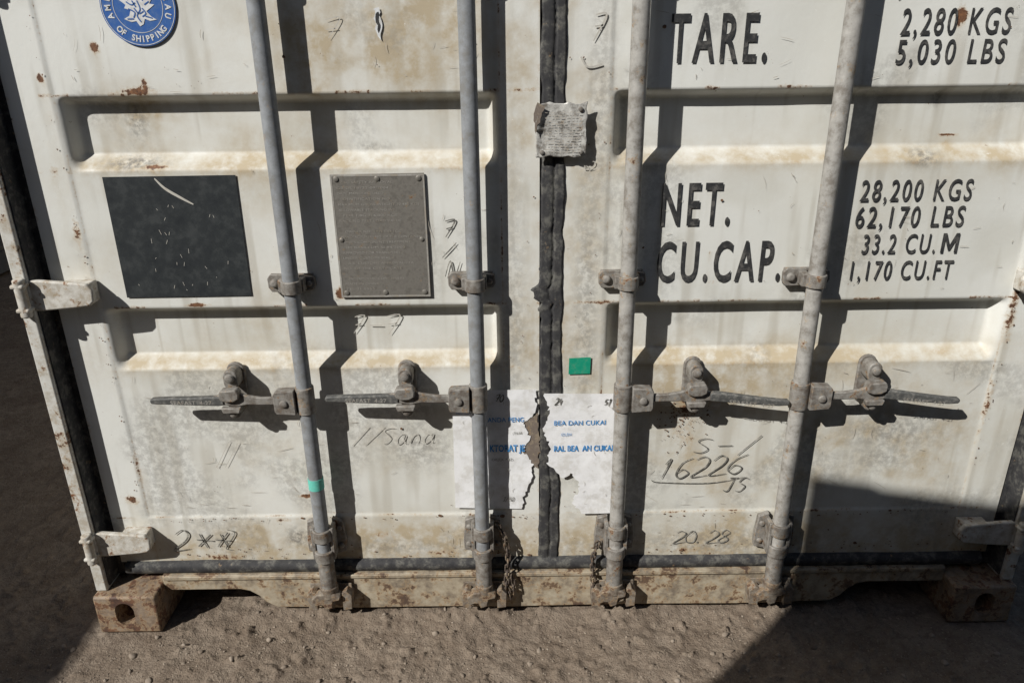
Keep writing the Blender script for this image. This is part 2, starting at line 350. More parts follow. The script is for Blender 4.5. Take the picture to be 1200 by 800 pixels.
for s,n in((-1,'left'),(1,'right')):
    bm=bmesh.new()
    a,b=sorted((s*1.219,s*1.188));box(bm,a,b,-.055,.10,.1085,2.4625)
    a,b=sorted((s*1.188,s*1.10));box(bm,a,b,.062,.10,.1085,2.4625)
    obj('corner_post_'+n,bm,M_frame,CON,.004)
    bm=bmesh.new();a,b=sorted((s*1.1875,s*1.1665));box(bm,a,b,.004,.061,.12,2.45)
    a,b=sorted((s*1.1875,s*1.1835));box(bm,a,b,-.046,.0038,.12,2.45)  # thin black facing beside the gasket: post's shaded inner side darkened by colour
    obj('side_gasket_and_shade_strip_'+n,bm,M_gask,CON,.002)
bm=bmesh.new();box(bm,-1.054,1.054,-.02,.06,2.462,2.579);obj('door_header',bm,M_frame,CON,.004)
def shell(par,W,L,H,y0,mat,close_front=False,z0=0.):
    def corr(n,side):
        bm=bmesh.new();ys=[y0+.1];off=[0];p=y0+.1
        while p<y0+L-.35:
            for dy,o in((.07,0),(.068,.036),(.07,.036),(.068,0)): p+=dy;ys.append(p);off.append(o)
        ys.append(y0+L-.1);off.append(0)
        a=[bm.verts.new((side*(W/2-.008-o),y,z0+.14)) for y,o in zip(ys,off)]
        b=[bm.verts.new((side*(W/2-.008-o),y,z0+H-.06)) for y,o in zip(ys,off)]
        for i in range(len(a)-1):bm.faces.new((a[i],a[i+1],b[i+1],b[i]))
        obj(n,bm,mat,par,smooth=False)
    corr('side_wall_left',-1);corr('side_wall_right',1)
    bm=bmesh.new()
    box(bm,-W/2+.002,W/2-.002,y0+.101,y0+L-.1,z0+H-.035,z0+H-.01)
    for s in(-1,1):
        a,b=sorted((s*(W/2),s*(W/2-.06)));box(bm,a,b,y0+.101,y0+L-.16,z0+H-.0355-.06,z0+H-.0352);box(bm,a,b,y0+.101,y0+L-.16,z0+.03,z0+.17)
    obj('roof_and_rails',bm,mat,par,smooth=False)
    bm=bmesh.new();box(bm,-W/2+.06,W/2-.06,y0+.103,y0+L-.1,z0+.09,z0+.14);obj('floor',bm,M_dark,par,smooth=False)
    ends=[y0+L-.05]+([y0+.05] if close_front else [])
    for k,ye in enumerate(ends):
        bm=bmesh.new();p=-W/2+.16;xs=[-W/2+.1];off=[0]
        while p<W/2-.35:
            for dx,o in((.07,0),(.06,.04),(.07,.04),(.06,0)):p+=dx;xs.append(p);off.append(o)
        xs.append(W/2-.1);off.append(0);sg=-1 if k==0 else 1
        a=[bm.verts.new((x,ye+sg*o,z0+.12)) for x,o in zip(xs,off)];b=[bm.verts.new((x,ye+sg*o,z0+H-.05)) for x,o in zip(xs,off)]
        for i in range(len(a)-1):bm.faces.new((a[i],a[i+1],b[i+1],b[i]))
        obj('end_wall_%d'%k,bm,mat,par,smooth=False)
        bm=bmesh.new()
        for s in(-1,1):
            a,b=sorted((s*W/2,s*(W/2-.14)));e0,e1=(ye-.1,ye+.05) if k==0 else (ye-.05,ye+.1)
            box(bm,a,b,e0,e1,z0,z0+H)
        box(bm,-W/2+.141,W/2-.141,ye-.03,ye+.045,z0+.02,z0+.15);box(bm,-W/2+.141,W/2-.141,ye-.03,ye+.045,z0+H-.12,z0+H-.001)
        obj('end_frame_%d'%k,bm,mat,par,.004)
shell(CON,2.438,6.058,2.579,-.0,M_frame)

def hinge(name,s,z,h=.072):
    bm=bmesh.new();X=lambda v:s*v
    cyl(bm,(X(1.199),-.066,z-h*.62),(X(1.199),-.066,z+h*.62),.0125,seg=18)
    prism(bm,[(X(1.196),z+h/2),(X(1.17),z+h*.5),(X(1.10),z+h*.42),(X(1.062),z+h*.36),(X(1.050),z+h*.15),(X(1.052),z-h*.22),(X(1.064),z-h*.36),(X(1.10),z-h*.42),(X(1.17),z-h*.5),(X(1.196),z-h/2)],-.050,-.036)
    for zz in(z-h*.45,z+h*.33):box(bm,min(X(1.185),X(1.215)),max(X(1.185),X(1.215)),-.078,-.0505,zz,zz+.010)
    box(bm,min(X(1.06),X(1.13)),max(X(1.06),X(1.13)),-.0362,-.003,z-h*.34,z+h*.34)
    obj(name,bm,M_hing,CON,.004,seg=3)
for s,n in((-1,'left'),(1,'right')):
    for i,z in enumerate((.252,.930,1.65,2.28)):hinge('hinge_%s_%d'%(n,i+1),s,z)

# ---- locking rods and fittings
ROD=[(-.600,-1,M_rod),(-.187,-1,M_rod),(.158,1,M_rodb),(.580,1,M_rodb)]
RY=-.050;RR=.0180
for i,(rx,sd,mt) in enumerate(ROD):
    G=empty('locking_rod' if i==0 else 'locking_rod.%03d'%i,(0,0,0));G.parent=CON
    bm=bmesh.new();cyl(bm,(rx,RY,.115),(rx,RY,2.50),RR,seg=32);obj('rod_tube',bm,mt,G)
    for z in(.945,1.62,2.2):
        bm=bmesh.new()
        cyl(bm,(rx,RY,z-.015),(rx,RY,z+.015),RR+.005,seg=28)
        prism(bm,[(rx-.062,z-.012),(rx-.055,z-.022),(rx-.01,z-.022),(rx-.01,z+.018),(rx-.055,z+.020),(rx-.063,z+.010)],-.020,-.008)
        box(bm,rx-.030,rx-.012,-.052,-.0205,z-.0148,z+.0148)
        prism(bm,[(rx+.01,z-.022),(rx+.040,z-.018),(rx+.046,z-.008),(rx+.044,z+.012),(rx+.01,z+.018)],-.019,-.0035)
        box(bm,rx+.012,rx+.026,-.046,-.0195,z-.0148,z+.0148)
        box(bm,rx-.058,rx+.040,-.0078,-.001,z-.020,z+.018)
        rivet(bm,rx-.046,-.020,z,.0105,.010);rivet(bm,rx+.033,-.019,z-.002,.007,.006)
        obj('rod_guide',bm,M_hard,G,.0022)
    bm=bmesh.new()
    for s in(-1,1):
        a=rx+s*.019;b=rx+s*.050
        prism(bm,[(a,.195),(b,.202),(b+s*.002,.235),(b-s*.004,.295),(a,.305)],-.020,-.0045)
        box(bm,min(a,a+s*.010),max(a,a+s*.010),-.058,-.0205,.205,.298)
        rivet(bm,b-s*.012,-.020,.222,.008,.008);rivet(bm,b-s*.014,-.020,.276,.008,.008)
    cyl(bm,(rx,RY,.200),(rx,RY,.232),RR+.0075,seg=28);cyl(bm,(rx,RY,.262),(rx,RY,.296),RR+.0065,seg=28)
    cyl(bm,(rx,RY,.110),(rx,RY,.205),RR+.003,seg=28)
    obj('rod_bearing',bm,M_hard,G,.002)
    bm=bmesh.new()
    cyl(bm,(rx,RY,.085),(rx,RY,.118),RR+.006,seg=24)
    prism(bm,[(rx-.040,.060),(rx-.046,.085),(rx-.030,.100),(rx+.012,.104),(rx+.032,.094),(rx+.030,.082),(rx+.012,.078),(rx+.008,.056),(rx-.010,.050),(rx-.016,.066),(rx-.026,.066)],-.072,-.045)
    cyl(bm,(rx,RY-.003,.048),(rx,RY-.003,.084),.012,.014,seg=18)
    obj('cam',bm,M_foot,G,.003)
    bm=bmesh.new()
    for s in(-1,1):
        prism(bm,[(rx+s*.034,.040),(rx+s*.058,.044),(rx+s*.060,.088),(rx+s*.046,.102),(rx+s*.034,.096)],-.060,-.0225)
    box(bm,rx-.056,rx+.056,-.034,-.0308,.036,.108)
    obj('cam_keeper',bm,M_foot,G,.004)
    hz=.664 if sd<0 else .660
    bm=bmesh.new()
    prism(bm,[(rx+sd*.020,hz-.031),(rx+sd*.066,hz-.028),(rx+sd*.070,hz-.020),(rx+sd*.070,hz+.022),(rx+sd*.064,hz+.030),(rx+sd*.020,hz+.032)],-.074,-.046)
    cyl(bm,(rx,RY,hz-.034),(rx,RY,hz+.034),RR+.004,seg=28)
    rivet(bm,rx+sd*.046,-.074,hz,.010,.006)
    obj('handle_hub',bm,M_hard,G,.0025)
    ex=[.066,.10,.135,.16,.185,.215];top=[.010,.010,.016,.026,.020,.013];bot=[-.010,-.010,-.009,-.014,-.010,-.009]
    bm=bmesh.new()
    pp=[(rx+sd*a,hz+.004+t) for a,t in zip(ex,top)]+[(rx+sd*a,hz+.004+t) for a,t in list(zip(ex,bot))[::-1]]
    prism(bm,pp,-.068,-.058)
    obj('handle_bar',bm,M_hard,G,.003)
    ez=hz+.008 if sd<0 else hz-.012
    bm=bmesh.new()
    gx=[.200,.215,.30,.36,.382,.386];gt=[.010,.012,.0095,.008,.0065,.003];m_=[.006,.006,(ez-hz)*.6+.002,(ez-hz),(ez-hz),(ez-hz)]
    L_=.362 if i<2 else (.395 if i==2 else .377)
    k=L_/.386
    pp=[(rx+sd*a*k,hz+q+t) for a,t,q in zip(gx,gt,m_)]+[(rx+sd*a*k,hz+q-t) for a,t,q in list(zip(gx,gt,m_))[::-1]]
    prism(bm,pp,-.071,-.055);obj('handle_grip',bm,M_grip,G,.004)
    fl=Flat();v0=.225*k;v1=.355*k
    a,b=sorted((rx+sd*v0,rx+sd*v1))
    text(fl,'SEAFAST  4-27',a+.02,b-.005,hz-.004+(ez-hz)*.55,hz+.006+(ez-hz)*.55,-.0715,bold=.01,dz=(ez-hz-.006)/(sd*.15))
    fl.make('grip_marking',M_cscl,G)
    cx=rx+sd*.172;
    bm=bmesh.new()
    prism(bm,stadium(cx,.683,.044,.125),-.012,-.003)
    prism(bm,stadium(cx,.716,.034,.050),-.052,-.0122)
    prism(bm,[(cx-.019,.700),(cx-.024,.690),(cx-.022,.676),(cx-.008,.670),(cx+.010,.671),(cx+.023,.678),(cx+.024,.692),(cx+.018,.702)],-.078,-.0525)
    prism(bm,stadium(cx-sd*.002,.640,.030,.040),-.060,-.0122)
    prism(bm,[(cx-.024,.655),(cx+.024,.655),(cx+.020,.640),(cx-.020,.640)],-.076,-.0605)
    rivet(bm,cx,-.052,.722,.012,.010);rivet(bm,cx,-.060,.634,.010,.010)
    obj('handle_catch',bm,M_hard,G,.003,seg=2)
bm=bmesh.new();cyl(bm,(-.600,RY,.418),(-.600,RY,.448),RR+.0012,seg=28);obj('tape',bm,M_teal,CON)

def chain(name,path,par=None):
    P=[np.array(p,float) for p in path];step=.017;pts=[]
    seg=[(P[i],P[i+1]) for i in range(len(P)-1)];carry=0.
    for a,b in seg:
        L=np.linalg.norm(b-a);t=carry
        while t<L:pts.append((a+(b-a)*t/L,(b-a)/L));t+=step
        carry=t-L
    bm=bmesh.new()
    for k,(c,d) in enumerate(pts):
        d=Vector(d);up=Vector((0,1,0)) if abs(d.y)<.9 else Vector((1,0,0))
        s=d.cross(up).normalized();n=s.cross(d).normalized()
        if k%2:s,n=n,-s
        ang=random.uniform(-.35,.35);s,n=s*math.cos(ang)+n*math.sin(ang),n*math.cos(ang)-s*math.sin(ang)
        rings=[];NS=16
        for i in range(NS):
            t=2*math.pi*i/NS
            lx=math.cos(t)*.0062;ly=math.sin(t)*.0062+math.copysign(.0055,math.sin(t)) if abs(math.sin(t))>1e-6 else 0
            ce=Vector(c)+s*lx+d*ly
            out=(s*math.cos(t)+d*math.sin(t)).normalized();r=[]
            for j in range(7):
                q=2*math.pi*j/7;r.append(bm.verts.new(ce+out*math.cos(q)*.0025+n*math.sin(q)*.0025))
            rings.append(r)
        for i in range(NS):
            for j in range(7):
                bm.faces.new((rings[i][j],rings[(i+1)%NS][j],rings[(i+1)%NS][(j+1)%7],rings[i][(j+1)%7]))
    return obj(name,bm,M_chain,par,ang=80)
chain('chain',[(-.148,-.030,.285),(-.128,-.034,.245),(-.122,-.036,.19),(-.128,-.045,.10),(-.118,-.045,.065),(-.110,-.040,.09),(-.114,-.036,.14)],CON)
chain('chain.001',[(.112,-.030,.22),(.102,-.034,.18),(.103,-.040,.12),(.110,-.045,.070),(.150,-.060,.058),(.180,-.058,.066)],CON)

# ------------------------------------------------------------------ lettering and decals
Y0=-.0036
fl=Flat()
text(fl,'TARE.',.229,.430,1.405,1.502,Y0,bold=.016,spacing=1.28)
text(fl,'NET.',.232,.386,1.062,1.160,Y0,bold=.016,spacing=1.28)
text(fl,'CU.CAP.',.230,.515,.930,1.028,Y0,bold=.016,spacing=1.28)
for t,a,b,c,d in(('2,280 KGS',.700,.925,1.454,1.505),('5,030 LBS',.700,.926,1.398,1.446),('28,200 KGS',.672,.919,1.112,1.160),('62,170 LBS',.670,.914,1.053,1.101),('1,170 CU.FT',.678,.912,.930,.976)):
    text(fl,t,a,b,c,d,Y0,bold=.010,spacing=1.25)
text(fl,'33.2 CU.',.695,.862,.992,1.038,Y0,bold=.010,spacing=1.25)
M_poly=[(0,0),(0,1),(.22,1),(.5,.42),(.78,1),(1,1),(1,0),(.82,0),(.82,.66),(.56,.14),(.44,.14),(.18,.66),(.18,0)]
fl.add([(.875+.038*a,Y0,.992+.046*b) for a,b in M_poly],[(0,12,11,1),(1,11,2),(2,11,10,3),(3,10,9),(3,9,8,4),(4,8,5),(5,8,7,6)])
fl.make('lettering',M_black,CON)
def patch(name,poly,y,mat,par,th=.001):
    bm=bmesh.new();prism(bm,poly,y-th,y);return obj(name,bm,mat,par,smooth=False)
patch('black_patch',[(-.999,.909),(-.709,.910),(-.706,1.187),(-.998,1.186)],-.0028,M_bstk,CON)
fl=Flat();stroke(fl,[(-.884,1.182),(-.865,1.160),(-.835,1.140),(-.808,1.124)],.006,-.0048,taper=True)
for i in range(26):
    x=random.uniform(-.98,-.72) if i%2 else random.gauss(-.85,.03);z=random.uniform(.925,1.12)
    stroke(fl,[(x,z),(x+random.uniform(-.004,.004),z+random.uniform(.002,.012))],.0009,-.0046,smooth=False)
fl.make('patch_scratches',M_faint,CON)
P_=empty('data_plate');P_.parent=CON
bm=bmesh.new();prism(bm,[(-.500,.903),(-.292,.904),(-.293,1.187),(-.499,1.186)],-.0060,-.0030);obj('plate',bm,M_csc,P_,.001)
fl=Flat()
for a,b,c,d in((-.4995,-.293,1.181,1.1855),(-.4995,-.293,.904,.9085),(-.4995,-.4955,.9086,1.1809),(-.2965,-.293,.9086,1.1809)):fl.add([(a,-.0066,c),(b,-.0066,c),(b,-.0066,d),(a,-.0066,d)],[(0,1,2,3)])
rows=['CSC SAFETY APPROVAL','GB-LR 18722-09/2004','DATE MANUFACTURED','IDENTIFICATION NO.','MAXIMUM GROSS WEIGHT 30,480 KGS','ALLOWABLE STACKING WT','FOR 1.8G 216,000 KGS','RACKING TEST LOAD VALUE','','OWNER NO. TYPE DD-1CC','MANUFACTURERS NO. OF THE CONTAINER','TIMBER COMPONENT TREATMENT','IM/BASILEUM SI 84/2003','APPROVED FOR TRANSPORT','UNDER CUSTOMS SEAL','A.B. CUSTOMS APPROVAL 11A','NO. OF THE CERTIFICATE','','INTERMODAL CONTAINERS','MADE IN CHINA','TEL 21 5555']
for i,t in enumerate(rows):
    if t:
        z=1.166-i*.0122;w=min(.180,.0060*len(t));off=0 if i%3 else .01
        text(fl,t,-.487+off,-.487+off+w,z,z+.0050,-.0066,bold=.0)
fl.make('plate_print',M_cscl,P_)
bm=bmesh.new()
for x in(-.487,-.397,-.306):
    for z in(.915,1.176):rivet(bm,x,-.0060,z,.006,.003)
rivet(bm,-.487,-.0060,1.04,.005,.003);rivet(bm,-.306,-.0060,1.04,.005,.003)
obj('plate_rivets',bm,M_csc,P_)
ST=empty('round_sticker');ST.parent=CON
cx,cz,R_=-.853,1.526,.076
def disc(fl,cx,cz,r0,r1,y,n=72):
    v=[];f=[]
    for i in range(n):
        t=2*math.pi*i/n;v+=[(cx+r0*math.cos(t),y,cz+r0*math.sin(t)),(cx+r1*math.cos(t),y,cz+r1*math.sin(t))]
    if r0>0:f=[(2*i,2*i+1,(2*i+3)%(2*n),(2*i+2)%(2*n)) for i in range(n)]
    else:f=[tuple(2*i+1 for i in range(n))]
    fl.add(v,f)
fl=Flat();disc(fl,cx,cz,0,R_,-.0034);fl.make('disc',M_blue,ST)
fl=Flat();disc(fl,cx,cz,R_-.0032,R_-.002,-.0040);disc(fl,cx,cz,.0495,.0505,-.0040)
def ring_text(fl,s,a0,a1,r,h,bottom):
    n=len(s)
    for i,ch in enumerate(s):
        if ch==' ':continue
        a=math.radians(a0+(a1-a0)*i/(n-1));v,f=text_geo(ch,.03)
        w=(v[:,0].max()+v[:,0].min())/2;sc=h/.72
        X=(v[:,0]-w)*sc*.9;Z=(v[:,1]-.36)*sc
        th=a-math.pi/2 if not bottom else a+math.pi/2
        ox,oz=cx+r*math.cos(a),cz+r*math.sin(a)
        fl.add([(float(ox+p*math.cos(th)-q*math.sin(th)),-.0042,float(oz+p*math.sin(th)+q*math.cos(th))) for p,q in zip(X,Z)],f)
ring_text(fl,'AMERICAN BUREAU',198,-18,.0615,.012,False);ring_text(fl,'OF SHIPPING',224,316,.0615,.012,True)
ea=[(-.036,.012),(-.026,.022),(-.018,.010),(-.010,.018),(-.002,.024),(.004,.018),(.012,.008),(.020,.020),(.030,.012),(.024,.004),(.034,.002),(.022,-.006),(.016,-.010),(.024,-.020),(.034,-.026),(.020,-.028),(.010,-.024),(.006,-.034),(-.002,-.038),(-.008,-.028),(-.018,-.030),(-.032,-.024),(-.020,-.018),(-.016,-.008),(-.028,-.004),(-.024,.002)]
fl.add([(cx+a,-.0042,cz+b) for a,b in ea],[tuple(range(len(ea)))[::-1]])
fl.make('emblem_print',M_wht,ST)
fl=Flat()
for q in([(-.02,-.005),(-.008,-.012),(-.012,-.022)],[(.0,.01),(.004,-.006),(-.004,-.018),(.002,-.030)],[(.008,-.004),(.014,-.014),(.006,-.020)],[(-.022,.008),(-.012,.002),(-.004,.006)],[(.024,.008),(.014,.002)],[(-.025,-.024),(-.012,-.024)],[(.026,-.023),(.012,-.019)],[(-.008,-.004),(.0,-.014),(.010,-.010)],[(-.010,.010),(-.004,-.002)]):
    stroke(fl,[(cx+a,cz+b) for a,b in q],.0024,-.0048)
fl.make('emblem_lines',M_blue,ST)
def jag(P,amp,seed,closed=True):
    r=random.Random(seed);out=[]
    for i in range(len(P)):
        a=P[i];b=P[(i+1)%len(P)]
        out.append(a[:2])
        if len(a)>2:
            L=math.hypot(b[0]-a[0],b[1]-a[1]);n=max(2,int(L/.006))
            for k in range(1,n):
                t=k/n;out.append((a[0]+(b[0]-a[0])*t+r.uniform(-amp,amp),a[1]+(b[1]-a[1])*t+r.uniform(-amp,amp)))
    return out
def sheet(name,poly,y,mat,par,crumple=0.,seed=0):
    bm=bmesh.new();vs=[bm.verts.new((x,y,z)) for x,z in poly]
    es=[bm.edges.new((vs[i],vs[(i+1)%len(vs)])) for i in range(len(vs))]
    bmesh.ops.triangle_fill(bm,edges=es,use_beauty=True)
    if crumple:
        x0=min(p[0] for p in poly);x1=max(p[0] for p in poly);z0=min(p[1] for p in poly);z1=max(p[1] for p in poly)
        for c in np.arange(x0+.008,x1,.008):
            bmesh.ops.bisect_plane(bm,geom=bm.verts[:]+bm.edges[:]+bm.faces[:],plane_co=(c,0,0),plane_no=(1,0,0))
        for c in np.arange(z0+.008,z1,.008):
            bmesh.ops.bisect_plane(bm,geom=bm.verts[:]+bm.edges[:]+bm.faces[:],plane_co=(0,0,c),plane_no=(0,0,1))
        bm.verts.ensure_lookup_table()
        X=np.array([v.co.x for v in bm.verts]);Z=np.array([v.co.z for v in bm.verts])
        D=np.abs(fbm(X,Z,9,800+seed,4)-.5)*2+.4*np.abs(fbm(X*.3,Z,40,820+seed,2)-.5)
        for v,d in zip(bm.verts,D):v.co.y+=crumple*(float(d)-.35)
    for f in bm.faces:
        f.normal_update()
        if f.normal.y>0:f.normal_flip()
    me=bpy.data.meshes.new(name);bm.to_mesh(me);bm.free()
    return finish(name,me,mat,par,smooth=bool(crumple),ang=60)
PN=empty('paper_notice');PN.parent=CON
L1=jag([(-.253,.662),(-.046,.664,1),(-.050,.60,1),(-.080,.57,1),(-.062,.53,1),(-.082,.49,1),(-.055,.455,1),(-.060,.41,1),(-.078,.36,1),(-.085,.320),(-.258,.326)],.004,3)
sheet('sheet_left',L1,-.0090,M_paper,PN,.0035,1)
L2=jag([(-.028,.655),(.146,.652),(.150,.308),(.071,.306,1),(.045,.34,1),(.066,.39,1),(.040,.43,1),(.022,.415,1),(.000,.44,1),(-.022,.46,1),(-.010,.50,1),(-.030,.55,1),(-.014,.60,1)],.004,5)
sheet('sheet_right',L2,-.0145,M_paper,PN,.0045,2)
sheet('glue_patch',jag([(-.078,.580,1),(-.042,.60,1),(-.038,.50,1),(-.043,.44,1),(-.088,.47,1)],.004,8),-.0078,M_glue,PN)
fl=Flat()
text(fl,'ANDA PENG',-.168,-.078,.576,.589,-.0112,bold=.01)
text(fl,'KTORAT JE',-.164,-.076,.492,.512,-.0112,bold=.03)
text(fl,'BEA DAN CUKAI',-.003,.125,.568,.581,-.0170,bold=.01)
text(fl,'RAL BEA  AN CUKAI',-.003,.145,.494,.511,-.0170,bold=.03)
text(fl,'OLEH',.015,.04,.538,.546,-.0170,bold=0)
text(fl,'INDONESIA',-.245,-.21,.60,.607,-.0112,bold=0)
fl.make('notice_print',M_blueink,PN)
fl=Flat()
text(fl,'OBJEK NO.',-.160,-.105,.466,.473,-.0112,bold=0);text(fl,'(TIKAR',-.106,-.082,.541,.548,-.0112,bold=0)
hand(fl,'24',-.003,.625,.018,.010,-.0172,lw=.003);hand(fl,'51',.118,.622,.016,.009,-.0172,lw=.003);hand(fl,'70',-.15,.632,.018,.012,-.0114,lw=.003)
hand(fl,'J/50',-.135,.345,.012,.008,-.0114,lw=.0015)
fl.make('notice_pen',M_mark,PN)
fl=Flat();rr=random.Random(77)
for i in range(26):
    x=rr.uniform(.07,.14) if i%2 else rr.uniform(-.24,-.09);z=rr.uniform(.33,.64);y=-.0176 if i%2 else -.0117
    a=rr.uniform(0,3.1);L=rr.uniform(.008,.02)
    stroke(fl,[(x,z),(x+L*.5*math.cos(a)*.4+rr.uniform(-.004,.004),z+L*.5*math.sin(a)),(x+L*math.cos(a)*.4,z+L*math.sin(a))],.0011,y,taper=True)
fl.make('notice_creases',M_faint,PN)
TG=empty('metal_tag');TG.parent=CON
xs=np.linspace(-.048,.059,40);zs=np.linspace(1.220,1.330,40);X,Z=np.meshgrid(xs,zs)
U=(X+.048)/.107;V=(Z-1.22)/.11
Y=-.024-.006*(fbm(X,Z,28,701,3)-.5)-.005*np.abs(fbm(X,Z,16,711,2)-.5)*2
Y-=.008*np.exp(-((U)/.10)**2)*(V>.5)
X2=X+(fbm(X*0,Z,60,720,3)-.5)*.010*((U<.02)|(U>.98))+.0;Z2=Z+(fbm(X,Z*0,50,730,3)-.5)*.010*((V<.02)|(V>.98))
me=gridmesh('tag_plate',np.stack([X2,Y,Z2],-1),40,40);me.materials.append(M_seal);o=link(bpy.data.objects.new('tag_plate',me),TG)
md=o.modifiers.new('s','SOLIDIFY');md.thickness=.0015
bm=bmesh.new();box(bm,-.03,.035,-.017,-.010,1.225,1.32);obj('tag_backing',bm,M_gask,TG)
bm=bmesh.new();rivet(bm,.045,-.026,1.318,.005,.004);rivet(bm,.047,-.026,1.230,.005,.004);rivet(bm,-.036,-.026,1.230,.005,.004);obj('tag_rivets',bm,M_hard,TG)
fl=Flat();rr=random.Random(4)
for i in range(15):
    z=1.312-i*.0058;x=-.030
    while x<.040:
        w=rr.uniform(.003,.012)
        if rr.random()<.72:stroke(fl,[(x,z+rr.uniform(-.0006,.0006)),(x+w,z+rr.uniform(-.0006,.0006))],rr.choice((.0008,.0013)),-.0315,smooth=False)
        x+=w+.003
fl.make('tag_print',M_scr,TG)
sheet('tag_torn_tape',jag([(-.050,1.27,1),(-.040,1.30,1),(-.030,1.325,1),(-.046,1.333,1),(-.054,1.31,1)],.002,9),-.0335,M_glue,TG)
patch('green_sticker',[(.031,.702),(.083,.703),(.084,.746),(.032,.744)],-.0066,M_green,CON)
fl=Flat()
hand(fl,'7',-.262,1.045,.036,.032,Y0,lw=.0036)
stroke(fl,[(-.262,.995),(-.245,1.012),(-.228,1.030)],.003,Y0,taper=True);hand(fl,'N',-.258,.950,.036,.034,Y0,lw=.0036)
Yf=-.0066
hand(fl,'2**',-1.02,.200,.062,.052,Yf,adv=.95,lw=.0044);stroke(fl,[(-.865,.265),(-.845,.255),(-.858,.23),(-.875,.205),(-.86,.20)],.0035,Yf,taper=True)
hand(fl,'20.28',.315,.205,.038,.038,Yf,lw=.0034,adv=.7)
hand(fl,'S-/',.350,.475,.045,.048,Y0,adv=1.1,lw=.0028)
hand(fl,'16226',.258,.400,.060,.050,Y0,lw=.0040,slope=.003);hand(fl,'JS',.435,.362,.040,.032,Y0,lw=.0036)
stroke(fl,[(.49,.405),(.40,.388),(.27,.392),(.25,.400)],.0026,Y0,taper=True)
fl.make('marker_writing',M_mark,CON)
fl=Flat()
hand(fl,'7-7',-.50,.800,.045,.04,.0292,lw=.0032,adv=1.0);hand(fl,'//Sana',-.51,.515,.045,.036,Y0,lw=.0026)
hand(fl,'7',-.49,1.46,.04,.04,Y0,lw=.002);hand(fl,'62',.055,1.19,.018,.014,Yf,lw=.002);hand(fl,'//',-.86,.46,.06,.025,Y0,lw=.0018)
hand(fl,'7',.06,1.45,.05,.03,Yf,lw=.004);stroke(fl,[(.045,1.42),(.06,1.40),(.09,1.405)],.004,Yf)
fl.make('faded_writing',M_faint,CON)
fl=Flat()
for i in range(330):
    x=random.choice([random.uniform(-1.04,-.15),random.uniform(.13,1.04)]);band=random.choice([(.31,.71),(.89,1.19),(1.36,1.6),(.31,.71),(.17,.29)])
    z=random.uniform(*band);L=random.uniform(.006,.05)*random.uniform(.3,1);a=random.choice([random.uniform(-.3,.3),random.uniform(1.2,1.9),random.uniform(0,3.1)])
    yy=Yf if z<.30 else Y0+.0004
    stroke(fl,[(x,z),(x+L*.5*math.cos(a)+random.uniform(-.003,.003),z+L*.5*math.sin(a)),(x+L*math.cos(a),min(z+L*math.sin(a),band[1]))],random.uniform(.0005,.0014),yy,taper=True)
fl.make('scratches',M_scr,CON)
fl=Flat();rr=random.Random(31)
def insafe(z): return (.312<z<.70) or (.892<z<1.185) or (1.365<z<1.6)
for i in range(130):
    x=rr.gauss(.325,.030);z=.635-abs(rr.gauss(0,.055))-.015;blob(fl,x,z,rr.uniform(.0006,.0028),Y0+.0002,rr)
for i in range(110):
    x=rr.choice([rr.uniform(-1.04,-.15),rr.uniform(.13,1.04)]);z=rr.uniform(.31,1.55)
    if insafe(z):blob(fl,x,z,rr.uniform(.0005,.0015)+(.003 if rr.random()<.06 else 0),Y0+.0002,rr)
for i in range(240):
    x=rr.uniform(-1.06,1.06);
    if -.05<x<.03:continue
    blob(fl,x,.17+abs(rr.gauss(0,.03)) if rr.random()<.6 else .300-abs(rr.gauss(0,.006)),rr.uniform(.0006,.0024)+(.003 if rr.random()<.05 else 0),Yf+.0004,rr,asp=1.4)
for i in range(80):
    s=rr.choice((-1,1));z=rr.uniform(.32,1.6);x=s*(1.072+abs(rr.gauss(0,.006)));blob(fl,x,z,rr.uniform(.0006,.0026),Yf+.0004,rr)
for i in range(40):
    x=rr.choice([rr.uniform(-.118,-.05),rr.uniform(.022,.108)]);z=rr.uniform(.2,1.6);blob(fl,x,z,rr.uniform(.0006,.0022),Yf+.0004,rr)
fl.make('rust_specks',M_rspk,CON)
sheet('paint_flake',jag([(-.378,1.515,1),(-.366,1.518,1),(-.362,1.49,1),(-.366,1.455,1),(-.374,1.47,1)],.003,12),-.0036,M_wht,CON)
sheet('paint_flake_dark',jag([(-.374,1.505,1),(-.368,1.51,1),(-.366,1.48,1),(-.371,1.47,1)],.002,13),-.0042,M_black,CON)

# ------------------------------------------------------------------ neighbouring containers (cast the big shadows)
K1=empty('shipping_container.001');shell(K1,2.438,12.192,2.591,-6.0,M_nb1,True)
K1.location=(-3.65-1.219,0,GZ)
K2=empty('shipping_container.002');shell(K2,2.438,6.058,2.896,0,M_nb2,True)
phi=math.radians(10.1)
Cn=Vector((-1.648,-2.152,GZ))
d=Vector((math.cos(phi),-math.sin(phi),0));rotz=math.atan2(d.y,d.x)-math.pi/2
K2.rotation_euler=(0,0,rotz)
Rm=Matrix.Rotation(rotz,3,'Z');K2.location=Cn-Rm@Vector((-1.219,0,0))

